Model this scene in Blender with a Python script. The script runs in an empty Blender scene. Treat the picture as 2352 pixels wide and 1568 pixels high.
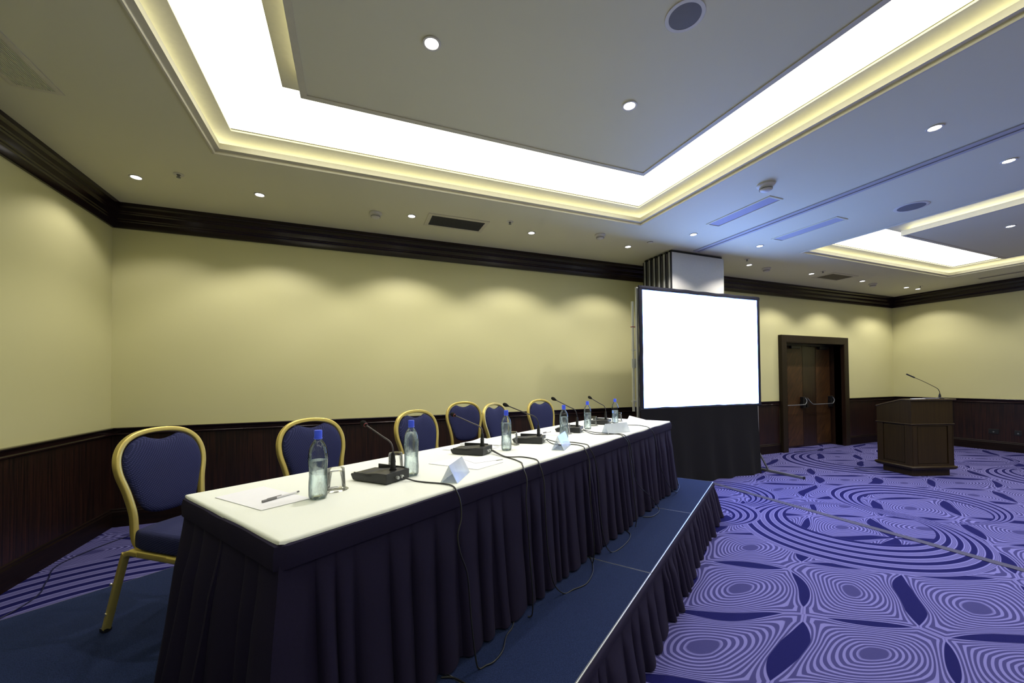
import bpy, math, random
from mathutils import Vector, Matrix, noise as mnoise
random.seed(7)
S = bpy.context.scene
COL = S.collection
PI = math.pi

# ------------------------------------------------------------------ camera, world, exposure
CAM = Vector((2.6073, -6.1035, 1.65)); YAW, PITCH, ROLL, FPX = 0.3867, 0.018, -0.0091, 922.16
fw = Vector((math.sin(YAW) * math.cos(PITCH), math.cos(YAW) * math.cos(PITCH), math.sin(PITCH)))
r0 = Vector((math.cos(YAW), -math.sin(YAW), 0)); u0 = r0.cross(fw)
rt = r0 * math.cos(ROLL) + u0 * math.sin(ROLL); up = -r0 * math.sin(ROLL) + u0 * math.cos(ROLL)
cd = bpy.data.cameras.new('camera'); cam = bpy.data.objects.new('camera', cd); COL.objects.link(cam)
cd.sensor_width = 36; cd.lens = FPX / 2352 * 36; cd.shift_x = -10.66 / 2352; cd.shift_y = 73.33 / 2352
cd.clip_start = 0.05; cd.clip_end = 100
M = Matrix(((rt.x, up.x, -fw.x), (rt.y, up.y, -fw.y), (rt.z, up.z, -fw.z))).to_4x4(); M.translation = CAM
cam.matrix_world = M
S.camera = cam
w = bpy.data.worlds.new('world'); S.world = w; w.use_nodes = True
w.node_tree.nodes['Background'].inputs[0].default_value = (0.5, 0.55, 0.6, 1)
w.node_tree.nodes['Background'].inputs[1].default_value = 0.02
S.view_settings.view_transform = 'Standard'; S.view_settings.look = 'None'
S.cycles.transparent_max_bounces = 32
S.view_settings.exposure = 0.22; S.view_settings.gamma = 1.0; S.view_settings.use_curve_mapping = False
SPOT_W, RING_E, TUBE_E, SCREEN_E = 74.0, 3.0, 7.0, 7.0      # lamp strengths
SPOT_C = (1.0, 0.93, 0.88)

# ------------------------------------------------------------------ dimensions
L, Y0, ZC, ZCROWN, ZRAIL = 15.9, -9.0, 3.761, 3.484, 1.145
ZT, ZS = 1.17, 0.42
T0 = Vector((2.4014, -4.6851)); TA = 0.5533
TU = Vector((math.cos(TA), math.sin(TA))); TV = Vector((-TU.y, TU.x))
TL, TW = 4.188, 0.87
SA = 0.598
SU = Vector((math.cos(SA), math.sin(SA))); SV = Vector((-SU.y, SU.x))
def tp(s, wv, z=ZT):
    q = T0 + TU * s + TV * wv; return Vector((q.x, q.y, z))
def sp(s, wv, z=ZS):
    q = T0 + SU * s + SV * wv; return Vector((q.x, q.y, z))

# ------------------------------------------------------------------ mesh builder
class MB:
    def __init__(self): self.v = []; self.f = []
    def add(self, vs, fs):
        o = len(self.v); self.v += [tuple(x) for x in vs]; self.f += [[i + o for i in q] for q in fs]; return self
    def box(self, x0, x1, y0, y1, z0, z1, mtx=None):
        vs = [Vector(p) for p in ((x0,y0,z0),(x1,y0,z0),(x1,y1,z0),(x0,y1,z0),(x0,y0,z1),(x1,y0,z1),(x1,y1,z1),(x0,y1,z1))]
        if mtx: vs = [mtx @ p for p in vs]
        return self.add(vs, [(0,3,2,1),(4,5,6,7),(0,1,5,4),(1,2,6,5),(2,3,7,6),(3,0,4,7)])
    def prism(self, poly, fn0, fn1):
        n = len(poly)
        return self.add([fn0(p) for p in poly] + [fn1(p) for p in poly],
                        [list(range(n))[::-1], list(range(n, 2*n))] + [(i, (i+1) % n, n+(i+1) % n, n+i) for i in range(n)])
    def lathe(self, prof, n=32, c=(0,0,0), cap0=True, cap1=True):
        vs = []; fs = []
        for r, z in prof:
            for k in range(n):
                a = 2*PI*k/n; vs.append((c[0]+r*math.cos(a), c[1]+r*math.sin(a), c[2]+z))
        for i in range(len(prof)-1):
            for k in range(n):
                k2 = (k+1) % n; fs.append((i*n+k, i*n+k2, (i+1)*n+k2, (i+1)*n+k))
        if cap0: fs.append(list(range(n))[::-1])
        if cap1: fs.append([(len(prof)-1)*n+k for k in range(n)])
        return self.add(vs, fs)
    def sweep(self, prof, path, up=(0,0,1), closed=False, caps=True):
        path = [Vector(p) for p in path]; n = len(path); m = len(prof); vs = []; fs = []
        pu = Vector(up); X = None
        for i, p in enumerate(path):
            a = path[(i-1) % n] if (closed or i > 0) else p
            b = path[(i+1) % n] if (closed or i < n-1) else p
            t = (b-a).normalized()
            if X is None:
                X = t.cross(pu)
                if X.length < 1e-4: X = t.cross(Vector((1,0,0)))
                X.normalize()
            else:
                X = (X - t*X.dot(t)).normalized()
            Y = X.cross(t)
            vs += [p + X*q[0] + Y*q[1] for q in prof]
        for i in range(n if closed else n-1):
            j = (i+1) % n
            for k in range(m):
                k2 = (k+1) % m; fs.append((i*m+k, i*m+k2, j*m+k2, j*m+k))
        if caps and not closed:
            fs.append(list(range(m))[::-1]); fs.append([(n-1)*m+k for k in range(m)])
        return self.add(vs, fs)
    def tube(self, path, r, n=10, closed=False):
        return self.sweep([(r*math.cos(2*PI*k/n), r*math.sin(2*PI*k/n)) for k in range(n)], path, closed=closed)
    def ring(self, rect, prof, closed=True):
        # mitred rectangle sweep; prof = (outward offset, z)
        x0, x1, y0, y1 = rect; m = len(prof); vs = []; fs = []
        for cx, cy, sx, sy in ((x0,y0,-1,-1),(x1,y0,1,-1),(x1,y1,1,1),(x0,y1,-1,1)):
            vs += [(cx+sx*o, cy+sy*o, z) for o, z in prof]
        for i in range(4):
            j = (i+1) % 4
            for k in range(m if closed else m-1):
                k2 = (k+1) % m; fs.append((i*m+k, j*m+k, j*m+k2, i*m+k2))
        return self.add(vs, fs)
    def build(self, name, mat, parent=None, smooth=None, bevel=0.0):
        me = bpy.data.meshes.new(name); me.from_pydata(self.v, [], self.f); me.materials.append(mat)
        import bmesh
        b = bmesh.new(); b.from_mesh(me); bmesh.ops.remove_doubles(b, verts=b.verts, dist=1e-6)
        bmesh.ops.recalc_face_normals(b, faces=b.faces); b.to_mesh(me); b.free()
        if smooth is not None:
            for p in me.polygons: p.use_smooth = True
            me.set_sharp_from_angle(angle=math.radians(smooth))
        o = bpy.data.objects.new(name, me); COL.objects.link(o)
        if parent: o.parent = parent
        if bevel:
            md = o.modifiers.new('bevel', 'BEVEL'); md.width = bevel; md.segments = 2; md.limit_method = 'ANGLE'
            md.angle_limit = math.radians(40)
        return o

def rrect(wd, ht, r=0.003, n=3):
    out = []
    for cx, cy, a0 in ((wd/2-r, ht/2-r, 0), (-wd/2+r, ht/2-r, PI/2), (-wd/2+r, -ht/2+r, PI), (wd/2-r, -ht/2+r, 1.5*PI)):
        for k in range(n): a = a0 + PI/2*k/(n-1); out.append((cx+r*math.cos(a), cy+r*math.sin(a)))
    return out
def spline(pts, n=8, closed=False):
    P = [Vector(p) for p in pts]; out = []; N = len(P)
    for i in range(N if closed else N-1):
        g = (lambda k: P[k % N]) if closed else (lambda k: P[max(0, min(N-1, k))])
        p0, p1, p2, p3 = g(i-1), g(i), g(i+1), g(i+2)
        for k in range(n):
            t = k/n
            out.append(0.5*((2*p1)+(p2-p0)*t+(2*p0-5*p1+4*p2-p3)*t*t+(3*p1-p0-3*p2+p3)*t**3))
    if not closed: out.append(P[-1])
    return out

def tag(o, label, cat, group=None, kind=None):
    if label: o['label'] = label
    if cat: o['category'] = cat
    if group: o['group'] = group
    if kind: o['kind'] = kind
    return o
def thing(name, label, cat, loc=(0,0,0), rz=0, group=None):
    o = bpy.data.objects.new(name, None); COL.objects.link(o); o.location = loc; o.rotation_euler = (0,0,rz); o.empty_display_size = 0.1
    return tag(o, label, cat, group)
def struct(o, label=None): o['kind'] = 'structure'; (label and o.__setitem__('label', label)); return o
def dup(root, loc, rz, label, group=None):
    r = root.copy(); COL.objects.link(r); r.location = loc; r.rotation_euler = (0,0,rz); r['label'] = label
    if group: r['group'] = group
    for ch in list(root.children):
        c = ch.copy(); COL.objects.link(c); c.parent = r
        for g in list(ch.children):
            d = g.copy(); COL.objects.link(d); d.parent = c
    return r

# ------------------------------------------------------------------ node helpers / materials
class NT:
    def __init__(self, name):
        self.m = bpy.data.materials.new(name); self.m.use_nodes = True; self.t = self.m.node_tree
        self.b = self.t.nodes['Principled BSDF']; self.out = self.t.nodes['Material Output']
    def n(self, typ, **kw):
        x = self.t.nodes.new(typ)
        for k, v in kw.items(): setattr(x, k, v)
        return x
    def set(self, sock, v):
        if isinstance(v, bpy.types.NodeSocket): self.t.links.new(v, sock)
        else: sock.default_value = v
    def math(self, op, a, b=0.0, c=0.0, clamp=False):
        x = self.n('ShaderNodeMath', operation=op, use_clamp=clamp)
        for i, v in enumerate((a, b, c)): self.set(x.inputs[i], v)
        return x.outputs[0]
    def mix(self, f, a, b):
        x = self.n('ShaderNodeMix', data_type='RGBA'); self.set(x.inputs[0], f)
        for i, v in ((6, a), (7, b)): self.set(x.inputs[i], v if isinstance(v, bpy.types.NodeSocket) else (*v, 1))
        return x.outputs[2]
    def step(self, v, lo, hi):
        x = self.n('ShaderNodeMapRange', interpolation_type='SMOOTHSTEP')
        self.set(x.inputs[0], v); self.set(x.inputs[1], lo); self.set(x.inputs[2], hi); return x.outputs[0]
    def pos(self): return self.n('ShaderNodeNewGeometry').outputs['Position']
    def objc(self): return self.n('ShaderNodeTexCoord').outputs['Object']
    def mapping(self, vec, scale=(1,1,1), rot=(0,0,0), loc=(0,0,0)):
        x = self.n('ShaderNodeMapping'); self.set(x.inputs[0], vec); x.inputs[1].default_value = loc
        x.inputs[2].default_value = rot; x.inputs[3].default_value = scale; return x.outputs[0]
    def noise(self, vec, scale=5, detail=2, rough=.5):
        x = self.n('ShaderNodeTexNoise'); self.set(x.inputs['Vector'], vec); x.inputs['Scale'].default_value = scale
        x.inputs['Detail'].default_value = detail; x.inputs['Roughness'].default_value = rough; return x.outputs[0]
    def bump(self, h, strength=.3, dist=.01):
        x = self.n('ShaderNodeBump'); x.inputs['Strength'].default_value = strength; x.inputs['Distance'].default_value = dist
        self.set(x.inputs['Height'], h); self.t.links.new(x.outputs[0], self.b.inputs['Normal'])
    def pr(self, color=None, rough=None, metal=None, spec=None, **kw):
        if color is not None: self.set(self.b.inputs['Base Color'], color if isinstance(color, bpy.types.NodeSocket) else (*color, 1))
        if rough is not None: self.set(self.b.inputs['Roughness'], rough)
        if metal is not None: self.b.inputs['Metallic'].default_value = metal
        if spec is not None: self.b.inputs['Specular IOR Level'].default_value = spec
        for k, v in kw.items(): self.set(self.b.inputs[k], v)
        return self.m
def plain(name, col, rough=.5, metal=0, spec=.5, var=.06, nscale=30):
    t = NT(name); nz = t.noise(t.objc(), nscale, 3)
    c2 = tuple(max(0, c*(1-var)) for c in col); c1 = tuple(min(1, c*(1+var)) for c in col)
    return t.pr(t.mix(nz, c2, c1), rough, metal, spec)
def emit(name, col, strength):
    t = NT(name); return t.pr((.8,.8,.8), .5, **{'Emission Color': (*col, 1), 'Emission Strength': strength})

def m_wall():
    t = NT('wall_paint'); nz = t.noise(t.pos(), 1.1, 2); fine = t.noise(t.pos(), 140, 2)
    t.bump(fine, .04, .002)
    return t.pr(t.mix(nz, (.63,.615,.32), (.67,.65,.355)), .42, spec=.35)
def m_ceiling():
    t = NT('ceiling_paint'); nz = t.noise(t.pos(), .9, 2)
    return t.pr(t.mix(nz, (.69,.675,.47), (.73,.71,.51)), .6, spec=.25)
def m_wood(name, a, b, scale=(70,70,1.4), rough=.3, rot=(0,0,0), obj=False, spec=.45):
    t = NT(name); v = t.mapping(t.mapping(t.objc() if obj else t.pos(), (1,1,1), rot), scale)
    n1 = t.noise(v, 1, 4, .65); n2 = t.noise(t.objc() if obj else t.pos(), 2.2, 2)
    f = t.step(n1, .36, .68)
    t.bump(n1, .12, .002)
    return t.pr(t.mix(t.math('MULTIPLY', f, t.math('ADD', n2, .35)), a, b), rough, spec=spec)
def m_fabric_dots():
    t = NT('chair_upholstery'); v = t.objc()
    sx = t.n('ShaderNodeSeparateXYZ'); t.set(sx.inputs[0], v)
    k = 2*PI/.0115
    a = t.math('SINE', t.math('MULTIPLY', t.math('ADD', sx.outputs[0], sx.outputs[1]), k))
    zz = t.math('ADD', sx.outputs[2], t.math('MULTIPLY', sx.outputs[1], .6))
    b = t.math('SINE', t.math('MULTIPLY', zz, k))
    d = t.step(t.math('MULTIPLY', a, b), .25, .8)
    t.bump(t.math('MULTIPLY', a, b), .25, .002)
    return t.pr(t.mix(d, (.014,.018,.070), (.055,.06,.17)), .75, spec=.2)
def m_stage():
    t = NT('stage_carpet'); n1 = t.noise(t.pos(), 260, 3); n2 = t.noise(t.pos(), 3, 2)
    t.bump(n1, .4, .004)
    c = t.mix(t.step(n1, .3, .7), (.0075,.0135,.042), (.020,.034,.094))
    return t.pr(t.mix(t.math('MULTIPLY', n2, .35), c, (.012,.016,.05)), .95, spec=.1)
def m_cloth(name, a, b, scale=180, rough=.85):
    t = NT(name); n1 = t.noise(t.objc(), scale, 3); t.bump(n1, .15, .001)
    return t.pr(t.mix(n1, a, b), rough, spec=.25)
def m_carpet():
    t = NT('swirl_carpet'); P = t.pos()
    wn = t.n('ShaderNodeTexNoise'); t.set(wn.inputs['Vector'], P); wn.inputs['Scale'].default_value = .85; wn.inputs['Detail'].default_value = 1
    vm = t.n('ShaderNodeVectorMath', operation='MULTIPLY_ADD'); t.set(vm.inputs[0], wn.outputs[1])
    vm.inputs[1].default_value = (.42,.42,0); vm.inputs[2].default_value = (-.21,-.21,0)
    va = t.n('ShaderNodeVectorMath', operation='ADD'); t.set(va.inputs[0], P); t.set(va.inputs[1], vm.outputs[0])
    s = t.n('ShaderNodeSeparateXYZ'); t.set(s.inputs[0], va.outputs[0])
    X = t.math('DIVIDE', t.math('ADD', s.outputs[0], -5.257), .74); Y = t.math('DIVIDE', t.math('ADD', s.outputs[1], 4.184), .42)
    p = t.math('MULTIPLY', t.math('ADD', t.math('ADD', X, Y), -1), .5); q = t.math('MULTIPLY', t.math('ADD', t.math('SUBTRACT', X, Y), -1), .5)
    cv = t.n('ShaderNodeCombineXYZ'); t.set(cv.inputs[0], p); t.set(cv.inputs[1], q)
    def vor(feat):
        v = t.n('ShaderNodeTexVoronoi', voronoi_dimensions='2D', feature=feat); t.set(v.inputs['Vector'], cv.outputs[0])
        v.inputs['Scale'].default_value = 1; v.inputs['Randomness'].default_value = .22; return v
    d = vor('DISTANCE_TO_EDGE').outputs['Distance']; f1 = vor('F1').outputs['Distance']
    h = t.math('SUBTRACT', .5, d)
    y2 = t.math('MAXIMUM', t.math('SUBTRACT', t.math('MULTIPLY', f1, f1), t.math('MULTIPLY', h, h)), 0)
    gn = t.math('ADD', .045, t.math('MULTIPLY', t.noise(P, 1.1, 1), .085))
    g = t.math('MULTIPLY', t.math('MAXIMUM', t.math('SUBTRACT', 1, t.math('MULTIPLY', y2, 6.2)), 0), gn)
    c = t.math('SUBTRACT', d, t.math('MULTIPLY', g, t.math('SUBTRACT', 1, t.math('MULTIPLY', d, 2))))
    dark = t.math('SUBTRACT', 1, t.step(c, -.004, .004))
    kk = t.math('MULTIPLY', t.step(d, .02, .22), .8)
    c = t.math('ADD', t.math('MULTIPLY', c, t.math('SUBTRACT', 1, kk)), t.math('MULTIPLY', t.math('SUBTRACT', .5, t.math('MULTIPLY', f1, .86)), kk))
    line = t.step(t.math('SINE', t.math('MULTIPLY', c, 2*PI*25)), -.15, .45)
    line = t.math('MULTIPLY', line, t.math('SUBTRACT', 1, t.step(c, .40, .43)))
    pile = t.noise(P, 330, 2)
    LIGHT, MID, DARK = (.175,.168,.41), (.050,.048,.160), (.0075,.0075,.078)
    col = t.mix(line, MID, LIGHT); col = t.mix(dark, col, DARK)
    # large crescent swirls crossing the petals
    sw = t.n('ShaderNodeSeparateXYZ'); t.set(sw.inputs[0], P)
    for cx, cy, R, ang, ri, nb in ((7.62,-3.42,1.16,.45,.62,5),(11.7,-1.25,1.35,.2,.66,4),(7.55,-1.75,.8,3.6,.6,5),(6.75,-2.3,.62,3.3,.62,4),
                                   (9.5,-3.1,1.0,3.9,.66,4),(14.0,-1.6,1.2,5.4,.64,4),(13.2,-3.6,1.2,.4,.64,4),(.9,-2.3,1.5,5.2,.62,6),(2.4,-.9,1.2,1.2,.64,5)):
        ex, ey = (1-ri)*.78*math.cos(ang)*R, (1-ri)*.78*math.sin(ang)*R
        def rad(ox, oy, rr_):
            dx = t.math('ADD', sw.outputs[0], -cx-ox); dy = t.math('MULTIPLY', t.math('ADD', sw.outputs[1], -cy-oy), 1.15)
            return t.math('DIVIDE', t.math('SQRT', t.math('ADD', t.math('MULTIPLY', dx, dx), t.math('MULTIPLY', dy, dy))), rr_)
        ro = t.math('SUBTRACT', 1, rad(0, 0, R)); rn = t.math('MULTIPLY', t.math('SUBTRACT', rad(ex, ey, R*ri), 1), ri)
        band = t.math('MULTIPLY', t.step(ro, 0, .006), t.step(rn, 0, .006))
        u = t.math('DIVIDE', ro, t.math('MAXIMUM', t.math('ADD', ro, rn), .001))
        wv = t.math('SINE', t.math('MULTIPLY', u, 2*PI*nb))
        bc = t.mix(t.step(wv, -.25, -.1), DARK, LIGHT)
        ln = t.math('MULTIPLY', t.step(wv, .55, .62), t.math('SUBTRACT', 1, t.step(wv, .7, .77)))
        bc = t.mix(ln, bc, DARK); bc = t.mix(t.math('MULTIPLY', t.step(wv, .8, .9), .55), bc, MID)
        col = t.mix(band, col, bc)
    col = t.mix(t.math('MULTIPLY', pile, .22), col, (.02,.02,.09))
    t.bump(pile, .35, .006)
    return t.pr(col, .95, spec=.08)
def m_clear(name, tint, gloss=1.0, rough=.02, ior=1.45):
    t = NT(name); tr = t.n('ShaderNodeBsdfTransparent'); gl = t.n('ShaderNodeBsdfGlossy'); fr = t.n('ShaderNodeFresnel'); mx = t.n('ShaderNodeMixShader')
    nz = t.noise(t.objc(), 40, 2); t.set(tr.inputs[0], t.mix(nz, tint, tuple(min(1, c*1.03) for c in tint)))
    gl.inputs['Roughness'].default_value = rough; fr.inputs[0].default_value = ior
    t.set(mx.inputs[0], t.math('MULTIPLY', fr.outputs[0], gloss, clamp=True)); t.set(mx.inputs[1], tr.outputs[0]); t.set(mx.inputs[2], gl.outputs[0])
    t.set(t.out.inputs[0], mx.outputs[0]); return t.m
def m_water():
    t = NT('water'); rf = t.n('ShaderNodeBsdfRefraction'); rf.inputs['IOR'].default_value = 1.25; rf.inputs['Roughness'].default_value = .03
    df = t.n('ShaderNodeBsdfTranslucent'); d2 = t.n('ShaderNodeBsdfDiffuse'); tr = t.n('ShaderNodeBsdfTransparent'); nz = t.noise(t.mapping(t.objc(), (34,34,16)), 1, 4)
    cc = t.mix(nz, (.88,.98,1.0), (.97,1.0,1.0)); t.set(rf.inputs[0], cc); t.set(df.inputs[0], cc); t.set(d2.inputs[0], cc); tr.inputs[0].default_value = (.93,.99,1.0,1)
    def mx(f, a_, b_):
        m = t.n('ShaderNodeMixShader'); t.set(m.inputs[0], f); t.set(m.inputs[1], a_.outputs[0]); t.set(m.inputs[2], b_.outputs[0]); return m
    m1 = mx(.6, rf, tr); m2 = mx(.5, df, d2); m3 = mx(t.math('ADD', .06, t.math('MULTIPLY', t.step(nz, .45, .7), .34)), m1, m2)
    t.set(t.out.inputs[0], m3.outputs[0]); return t.m

WALL, CEIL = m_wall(), m_ceiling()
WOOD = m_wood('dark_wainscot_wood', (.0040,.0017,.0014), (.034,.011,.006), rough=.42)
BASEW = m_wood('dark_baseboard_wood', (.004,.0018,.0014), (.014,.006,.0035), (1.5,1.5,60), .5, spec=.2)
CROWN = m_wood('dark_crown_wood', (.0085,.0038,.0040), (.021,.009,.0085), (1.5,1.5,60), .22)
DOORW = m_wood('door_veneer', (.016,.007,.003), (.095,.042,.013), (70,70,3), .4, (0, -.62, 0))
DOORP = m_wood('door_stile_wood', (.012,.006,.0035), (.030,.014,.007))
CASEW = m_wood('door_casing_wood', (.015,.010,.005), (.024,.016,.008), rough=.45, spec=.2)
LECT = m_wood('lectern_wood', (.022,.0135,.0045), (.033,.020,.0062), (40,40,1.5), .45, spec=.22)
LECTD = m_wood('lectern_panel_wood', (.022,.014,.0043), (.033,.020,.006), (30,30,1.2), .45, spec=.2)
CARPET, STAGE, UPH = m_carpet(), m_stage(), m_fabric_dots()
SKIRT = m_cloth('aubergine_skirt_cloth', (.0072,.0052,.0205), (.0140,.0100,.038))
BLACKC = m_cloth('black_drape_cloth', (.004,.004,.006), (.009,.009,.012))
BORDER = m_cloth('dark_border_cloth', (.012,.013,.022), (.022,.023,.036))
WHITE = m_cloth('white_tablecloth_cloth', (.80,.84,.76), (.84,.87,.80), 240)
PAPER = plain('paper', (.84,.85,.89), .7, 0, .2, .02)
GOLD = plain('gold_frame', (.68,.55,.16), .32, .55, .5, .05)
STUDM = plain('steel_stud', (.75,.75,.72), .3, .9)
ALU = plain('aluminium', (.60,.62,.60), .38, .8)
ALUD = plain('grey_metal', (.17,.18,.19), .5, .5)
BLACK = plain('black_plastic', (.012,.013,.014), .42)
BLACKM = plain('black_metal', (.010,.010,.011), .38, .2)
FOAM = plain('microphone_foam', (.010,.010,.009), .9, 0, .1)
RED = plain('red_ring', (.22,.02,.03), .5)
NECK = plain('grey_neck_metal', (.06,.052,.055), .4, .3)
CABLE = plain('cable_rubber', (.010,.011,.011), .45)
CABLEB = plain('blue_cable_rubber', (.008,.010,.05), .5)
CAPB = plain('blue_cap', (.06,.12,1.0), .35)
PLAST = plain('cream_plastic', (.66,.64,.54), .45)
GREYP = plain('grey_grille', (.17,.17,.17), .7)
DARKG = plain('dark_grille', (.045,.047,.045), .8)
PANELF = plain('partition_laminate', (.62,.61,.56), .45)
GREYF = plain('grey_floor_strip', (.075,.075,.12), .9, 0, .08)
PLATE = plain('dark_plate', (.012,.014,.013), .35)
TRIMC = plain('cream_trim_paint', (.62,.59,.44), .55)
PET, GLASS, ACRYL = m_clear('clear_bottle_plastic', (.97,.99,1.0), 1.0), m_clear('clear_glass', (.975,.985,.98), .8), m_clear('clear_acrylic', (.90,.94,.98), 2.0, .05)
WATER = m_water()
RINGM = emit('luminous_panel', (1.0,.97,.80), RING_E)
TUBEM = emit('cove_tube_light', (1.0,.98,.78), TUBE_E)
LENS = emit('downlight_lens', (1.0,.97,1.0), 14.0)
SCRM = emit('lit_projection_screen', (.155,.33,1.0), SCREEN_E)

# ------------------------------------------------------------------ room shell
struct(MB().box(-.2, L+.2, Y0-.2, .6, -.12, 0).build('floor', CARPET))
# back wall with a door opening
DX0, DX1, DZ = 11.58, 13.66, 2.475
b = MB(); b.box(-.15, DX0, 0, .15, 0, 4.3); b.box(DX1, L+.15, 0, .15, 0, 4.3); b.box(DX0, DX1, 0, .15, DZ, 4.3)
struct(b.build('wall_back', WALL))
struct(MB().box(-.15, 0, Y0, 0, 0, 4.3).build('wall_left', WALL))
struct(MB().box(L, L+.15, Y0, 0, 0, 4.3).build('wall_right', WALL))
struct(MB().box(-.15, L+.15, Y0-.15, Y0, 0, 4.3).build('wall_front', WALL))
REC = [(1.43, 6.25, -7.3, -1.70), (9.58, 14.284, -7.3, -1.70)]
RAFT = [(2.25, 5.40, -6.22, -2.785), (10.19, 13.46, -6.22, -2.755)]
xs = [0, REC[0][0], REC[0][1], REC[1][0], REC[1][1], L]; ys = [Y0, -7.3, -1.70, 0]
b = MB()
for i in range(5):
    for j in range(3):
        if j == 1 and i in (1, 3): continue
        b.box(xs[i], xs[i+1], ys[j], ys[j+1], ZC, ZC+.04)
b.box(-.15, L+.15, Y0-.15, .15, 4.3, 4.4)
struct(b.build('ceiling', CEIL))
# cove edges of both recesses
LIP = [(.0,3.745),(-.010,3.747),(-.016,3.757),(-.010,3.768),(-.012,3.775),(-.055,3.778),(-.055,3.83),(-.038,3.83),(-.038,3.79),(.02,3.785),(.02,3.755)]
def cove(off, s):
    P = []
    for k in range(13):
        a = PI/2*k/12; P.append((off + s*(-.17+.31*math.cos(a)), 3.80+.10*math.sin(a)))
    return P + [(off + s*-.17, 3.915), (off + s*.0, 3.93), (off + s*.155, 3.90), (off + s*.155, 3.79), (off + s*.14, 3.79)]
for i, r in enumerate(REC):
    b = MB(); b.ring(r, LIP); b.ring(r, cove(0, 1)); b.ring(r, [(-.04,3.785),(.155,3.785),(.155,3.792),(-.04,3.792)])
    struct(b.build('trim_%d' % (1+i), TRIMC, None, 35), 'cream cove edging around the ceiling recess')
for i, r in enumerate(RAFT):
    x0, x1, y0, y1 = r
    b = MB(); b.box(x0+.04, x1-.04, y0+.04, y1-.04, 3.765, 3.79)
    rf = struct(b.build('ceiling_raft', CEIL), 'flat ceiling panel hanging inside the %s recess' % ('nearer', 'farther')[i])
    b = MB(); b.ring(r, [(.0,3.757),(-.045,3.757),(-.045,3.775),(-.02,3.79),(-.016,3.83),(0,3.83)]); b.ring(r, [(q[0]*-1, q[1]) for q in cove(0, .82)])
    b.build('raft_edging', TRIMC, rf, 35)
    b = MB(); b.box((x0+x1)/2-.1, (x0+x1)/2+.1, (y0+y1)/2-.1, (y0+y1)/2+.1, 3.79, 4.3); b.build('raft_hanger', CEIL, rf)
for i, (r, q) in enumerate(zip(REC, RAFT)):
    t = thing('ring_light', ('glowing white ring light in the ceiling recess above the head table', 'glowing white ring light in the far ceiling recess above the lectern')[i], 'ceiling light', ((r[0]+r[1])/2, (r[2]+r[3])/2, 3.93), 0, 'recessed ring lights')
    cx, cy = t.location.x, t.location.y
    R_ = (r[0]+.16-cx, r[1]-.16-cx, r[2]+.16-cy, r[3]-.16-cy); Q_ = (q[0]-.13-cx, q[1]+.13-cx, q[2]-.13-cy, q[3]+.13-cy)
    b = MB(); x0, x1, y0, y1 = R_; a0, a1, c0, c1 = Q_
    for bx in ((x0, a0, y0, y1), (a1, x1, y0, y1), (a0, a1, y0, c0), (a0, a1, c1, y1)): b.box(*bx, .0, .012)
    b.build('diffuser', RINGM, t)
    for rect, off in ((r, .035), (q, -.075)):
        rc = (rect[0]-cx, rect[1]-cx, rect[2]-cy, rect[3]-cy)
        b = MB(); b.ring(rc, [(off+.009*math.cos(k*PI/4), -.117+.009*math.sin(k*PI/4)) for k in range(8)]); b.build('tube_lamp', TUBEM, t, 60)

# crown, rail, baseboard, wainscot around three walls (mitred)
def run(wall, prof):
    b = MB(); m = len(prof)
    if wall == 'back': A = [(p, -p, z) for p, z in prof]; B = [(L-p, -p, z) for p, z in prof]
    if wall == 'left': A = [(p, -p, z) for p, z in prof]; B = [(p, Y0, z) for p, z in prof]
    if wall == 'right': A = [(L-p, -p, z) for p, z in prof]; B = [(L-p, Y0, z) for p, z in prof]
    return b.add(A + B, [(k, (k+1) % m, m+(k+1) % m, m+k) for k in range(m)] + [list(range(m)), [m+k for k in range(m)][::-1]])
def run_gap(prof, x0, x1):
    b = MB(); m = len(prof)
    def seg(A, B): b.add(A + B, [(k, (k+1) % m, m+(k+1) % m, m+k) for k in range(m)] + [list(range(m)), [m+k for k in range(m)][::-1]])
    seg([(p, -p, z) for p, z in prof], [(x0, -p, z) for p, z in prof]); seg([(x1, -p, z) for p, z in prof], [(L-p, -p, z) for p, z in prof]); return b
CR = [(0,3.484),(.022,3.484),(.026,3.50),(.030,3.555),(.040,3.565),(.040,3.580),(.050,3.588),(.056,3.640),(.068,3.650),(.068,3.662),(.078,3.670),(.084,3.705),(.100,3.712),(.110,3.722),(.110,3.761),(0,3.761)]
RL = [(0,1.145),(.045,1.145),(.048,1.138),(.040,1.126),(.026,1.118),(.024,1.085),(.034,1.074),(.034,1.062),(.020,1.054),(0,1.054)]
BB = [(0,0),(.03,0),(.03,.17),(.022,.185),(.022,.20),(.014,.21),(0,.21)]
WP = [(0,.20),(.012,.20),(.012,1.06),(0,1.06)]
n = 3
for wl in ('back', 'left', 'right'):
    struct(run(wl, CR).build('trim_%d' % n, CROWN, None, 30), 'dark stepped wooden crown moulding along the %s wall' % wl); n += 1
    gap = lambda pf: run_gap(pf, 11.40, 13.84) if wl == 'back' else run(wl, pf)
    struct(gap(RL).build('trim_%d' % n, CROWN, None, 30), 'dark wooden chair rail along the %s wall' % wl); n += 1
    struct(gap(WP).build('trim_%d' % n, WOOD), 'dark wooden wainscot panelling on the %s wall' % wl); n += 1
    struct(gap(BB).build('baseboard_' + wl, BASEW))
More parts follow.
